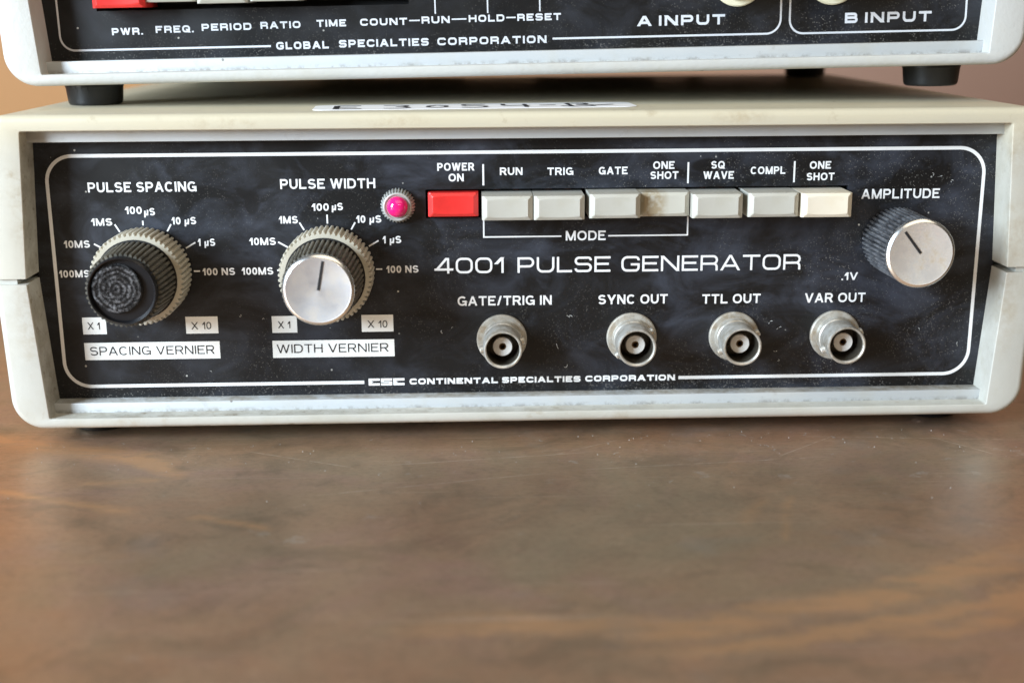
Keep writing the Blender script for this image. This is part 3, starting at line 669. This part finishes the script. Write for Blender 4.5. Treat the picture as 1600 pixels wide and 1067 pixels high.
lb_ = link('indicator_lamp', knurl([(4.25, 0, 1), (4.25, .8, 1), (3.75, 2.6, 1), (3.5, 2.9, .5)], 32, .32), 'led_bezel', gen, (-30.3, 0, 45.0+FOOT))
link('bezel_ring', lathe([(3.5, 2.7), (3.45, 3.05), (3.2, 3.2), (2.95, 3.1), (2.75, 2.5), (2.75, 1.5)], 40, close=False), 'led_bezel', lb_)
link('lens', lathe([(2.6, 1.5), (2.6, 3.0)]+[(2.6*math.cos(a*math.pi/18), 3.0+2.3*math.sin(a*math.pi/18)) for a in range(1, 10)], 40, close=False, sharp=80), 'led_lens', lb_)

for x, z, tn in ((-5.03, 10.8, 3.35), (27.9, 10.8, 3.75), (53.97, 10.7, 3.6), (79.9, 10.7, 3.6)): bnc(gen, x, z, tn)

# paper sticker on the lid, written on by hand
def sticker():
    W_, H_ = 79.0, 17.0; pts = fillet_path([(-W_/2, -H_/2, 3), (W_/2, -H_/2, 3), (W_/2, H_/2, 3), (-W_/2, H_/2, 3)], 3, 6, True); n = len(pts)
    vs = [(p[0], p[1], 0) for p in pts]+[(p[0], p[1], .12) for p in pts]
    fs = [tuple(range(n))[::-1], tuple(range(n, 2*n))]+[(i, (i+1) % n, n+(i+1) % n, n+i) for i in range(n)]
    st = link('paper_sticker', flatmesh(vs, fs), 'paper', gen, (-11, 7.5, 68.25+FOOT), (0, 0, math.radians(3.0)))
    hw = [[[(0, 0), (0, 1)], [(0, 1), (.9, .95)], [(0, .5), (.75, .5)], [(0, 0), (.95, .05)]],
          [[(0, .95), (.55, 1), (.85, .8), (.75, .55), (.3, .5), (.8, .42), (.9, .2), (.55, 0), (0, .08)]],
          [[(.45, .85), (.1, .65), (.05, .35), (.4, .1), (.8, .3), (.82, .65), (.45, .85)]],
          [[(.9, 1), (.1, .96), (.12, .55), (.6, .6), (.9, .4), (.8, .1), (.4, 0), (0, .1)]],
          [[(.1, 1), (.05, .5), (.95, .48)], [(.8, .9), (.78, 0)]],
          [[(0, .5), (1, .52)]],
          [[(.1, 1), (.15, 0)], [(.1, 1), (.7, .95), (.75, .65), (.2, .52), (.85, .42), (.9, .12), (.15, 0), (-.2, .2)], [(.9, .3), (1.6, .5)]]]
    xs = [-34, -22.5, -12, -3.5, 6.5, 16, 22.5]; ws = [6.5, 7, 6, 7, 7.5, 4, 7.5]
    P = []; F = []; kk = 0
    for g, x, w in zip(hw, xs, ws):
        for s_ in g:
            v2, f2 = ribbon(fillet_path([(x+u*w, -6.0+v*11, 1.2) for u, v in s_], 1.2, 4), 1.1 if x > -30 else 1.5)
            b = len(P); P += [(p[0], p[1], .16+.004*kk) for p in v2]; F += [tuple(b+i for i in q) for q in f2]; kk += 1
    link('handwriting', flatmesh(P, F), 'marker', st)
sticker()

# ------------------------------------------------------------------ frequency counter (upper instrument), tilted up a little at its right
ra, rb = math.radians(.941), math.radians(-1.286)
Rm = Matrix.Rotation(rb, 3, 'Z') @ Matrix.Rotation(-ra, 3, 'Y')
T = Vector((-.556, 17.798, 84.09)) - Rm @ Vector((0, 0, FOOT)) + Vector((0, 0, FOOT))
cnt = thing('frequency_counter', 'upper grey-white instrument stacked on the pulse generator, only its lower edge in view', 'frequency counter', T, Rm.to_euler())
cabinet(cnt, 'shell_grey', 'shell_grey', 'rail', botrail=(-6, -2.75), feet_h=(5.7, 5.7, 5.7, 8.8))
up_ = panel(cnt, 'panel_upper', -104.6, -26.5, 9.2, 17.4)
fr = Print(); fr.stroke(fillet_path([(-61.7, -.25, 0), (-114.4, -.25, 3.6), (-114.4, 57.5, 3.6), (67, 57.5, 3.6), (67, .0, 3.6), (9.4, .0, 0)], 3.6, 10), .48); fr.obj('frame_line', 'grey_ink', up_)
fr = Print(); fr.stroke(fillet_path([(69.3, -.1, 3.4), (113.8, -.1, 3.4), (113.8, 57.5, 3.4), (69.3, 57.5, 3.4)], 3.4, 10, True), .48, True); fr.obj('frame_line', 'grey_ink', up_)
for t in [('PWR.', -101.29, -93.58, 3.3, 1.71), ('FREQ.', -90.3, -80.83, 3.58, 1.71), ('PERIOD', -78.73, -66.25, 3.84, 1.71), ('RATIO', -63.96, -53.92, 4.01, 1.71), ('TIME', -49.87, -42.46, 4.17, 1.71), ('COUNT', -38.93, -27.12, 4.21, 1.71),
          ('RUN', -23.46, -16.41, 4.4, 1.71), ('HOLD', -11.63, -2.66, 4.5, 1.71), ('RESET', .6, 11.59, 4.52, 1.71), ('A INPUT', 30.8, 52.93, 2.55, 2.5), ('B INPUT', 83.24, 105.12, 2.13, 2.55),
          ('GLOBAL', -60.36, -47.11, -1.15, 1.85), ('SPECIALTIES', -44.52, -21.9, -1.0, 1.85), ('CORPORATION', -19.7, 7.86, -1.0, 1.85)]:
    square_text(*t, .25, 'legend', 'grey_ink', up_, .30)
for x0, x1, z in ((-26.6, -23.9, 5.2), (-15.9, -12.2, 5.3), (-2.2, .2, 5.4)):
    d = Print(); d.stroke([(x0, z), (x1, z)], .34); d.obj('dash_line', 'grey_ink', up_)
for x, z in ((-19.96, 6.7), (-6.8, 6.6), (6.3, 6.75)):
    d = Print(); d.stroke([(x, z), (x, 20)], .34); d.obj('leader_line', 'grey_ink', up_)
for xc, zb, h, mt in ((-96.9, 9.85, 8.0, 'button_red'), (-84.7, 11.0, 7.0, 'button_grey'), (-71.6, 10.4, 8.0, 'button_grey'), (-58.8, 10.65, 7.5, 'button_grey'), (-46, 11.0, 2.0, 'button_grey'), (-33.2, 11.0, 2.0, 'button_grey')):
    button(cnt, xc, zb+2.9, h, mt, 12.3 if mt != 'button_red' else 12.8, 5.8, 'red power push button' if mt == 'button_red' else None)
for x, z in ((56.0, 13.4), (79.8, 13.3)): bnc(cnt, x, z, 3.6, True)
for x0, x1, y0, y1, z0 in ((-70, -17, 150, 158, -13.2), (9, 54, 150, 158, -14.6), (66.5, 71.5, 150, 156, -15)):
    link('rear_dark_block', box(x0, x1, y0, y1, z0+FOOT, -5+FOOT, .6), 'dark', cnt)  # added dark blocks for unidentified dark shapes; they also darken the gap

ck = [o for o in cnt.children if o.name.startswith('foot')][0]
for a0, h0 in ((-1.95, 3.4), (-1.72, 2.2), (-1.50, 3.0)):
    vs, fs = [], []
    for k in range(7):
        hh = .05+h0*k/6; a = a0+.03*math.sin(k*2.1+a0*9); r = 7.42-.09*max(0, hh-1.0) if hh > 1.0 else 7.42; w = .16*(1-k/6.5)/7
        vs += [(r*math.cos(a-w), -hh, -r*math.sin(a-w)), (r*math.cos(a+w), -hh, -r*math.sin(a+w))]
        if k: fs.append((2*k-2, 2*k-1, 2*k+1, 2*k))
    link('crack', flatmesh(vs, fs), 'dark', ck)

# ------------------------------------------------------------------ dust and lint
def lint(name, spots, label, seed, zplane=None, parent=None):
    rg = random.Random(seed); vs, fs = [], []
    for p, L in spots:
        a = rg.uniform(0, 6.28); k = rg.uniform(-1.2, 1.2); q = Vector((0, 0)); w = rg.uniform(.03, .055); path = []
        for i in range(9):
            path.append((q.x, q.y)); q = q+Vector((math.cos(a), math.sin(a)))*L/8; a += k*rg.uniform(.1, .7)
        v2, f2 = ribbon(path, w*2)
        b = len(vs)
        if zplane is not None: vs += [(p[0]+v.x, p[1]+v.y, zplane+.08+.05*math.sin(i)) for i, v in enumerate(v2)]
        else: vs += [(p[0]+v.x, -.14-.05*math.sin(i), p[1]+v.y+FOOT) for i, v in enumerate(v2)]
        fs += [tuple(b+i for i in f) for f in f2]
    o = link(name, flatmesh(vs, fs), 'lint', parent); o['kind'] = 'stuff'
    if parent is None: o['label'] = label; o['category'] = 'dust'
    return o
rg = random.Random(29)
zones = [(-112, 112, 2, 5.5), (98, 112, 47, 56), (6, 19, 4, 17), (60, 72, 4, 16), (87, 112, 3, 16), (-26, -12, 3, 17), (-72, -64, 12, 25)]
spots = []
for k in range(18):
    a, b, c, d = zones[k % len(zones)]; spots.append(((rg.uniform(a, b), rg.uniform(c, d)), rg.uniform(.6, 1.6)))
lint('lint', spots, '', 23, None, fp)
def dust(name, n, label, seed):
    rg = random.Random(seed); vs, fs = [], []
    for _ in range(n):
        y = -7-abs(rg.gauss(0, 15))-(rg.uniform(0, 60) if rg.random() < .10 else 0); x = rg.uniform(-125, 120); r = .05+.11*rg.random()**3
        b = len(vs); ring = [(x+r*rg.uniform(.7, 1.2)*math.cos(a*math.pi/3), y+r*rg.uniform(.7, 1.2)*math.sin(a*math.pi/3), .02) for a in range(6)]
        vs += ring+[(x, y, r*1.1)]; fs += [(b+i, b+(i+1) % 6, b+6) for i in range(6)]
    for _ in range(22):
        y = -9-abs(rg.gauss(0, 12)); x = rg.uniform(-110, 110); L = rg.uniform(.8, 2.6); a = rg.uniform(0, 6.28); k = rg.uniform(-1, 1); q = Vector((x, y)); path = []
        for i in range(8): path.append((q.x, q.y)); q = q+Vector((math.cos(a), math.sin(a)))*L/8; a += k*rg.uniform(.1, .7)
        v2, f2 = ribbon(path, .10); b = len(vs); vs += [(v.x, v.y, .07) for v in v2]; fs += [tuple(b+i for i in f) for f in f2]
    o = link(name, flatmesh(vs, fs), 'lint'); o['kind'] = 'stuff'; o['label'] = label; o['category'] = 'dust'
dust('dust', 300, 'pale specks of dust and lint on the brown table in front', 5)
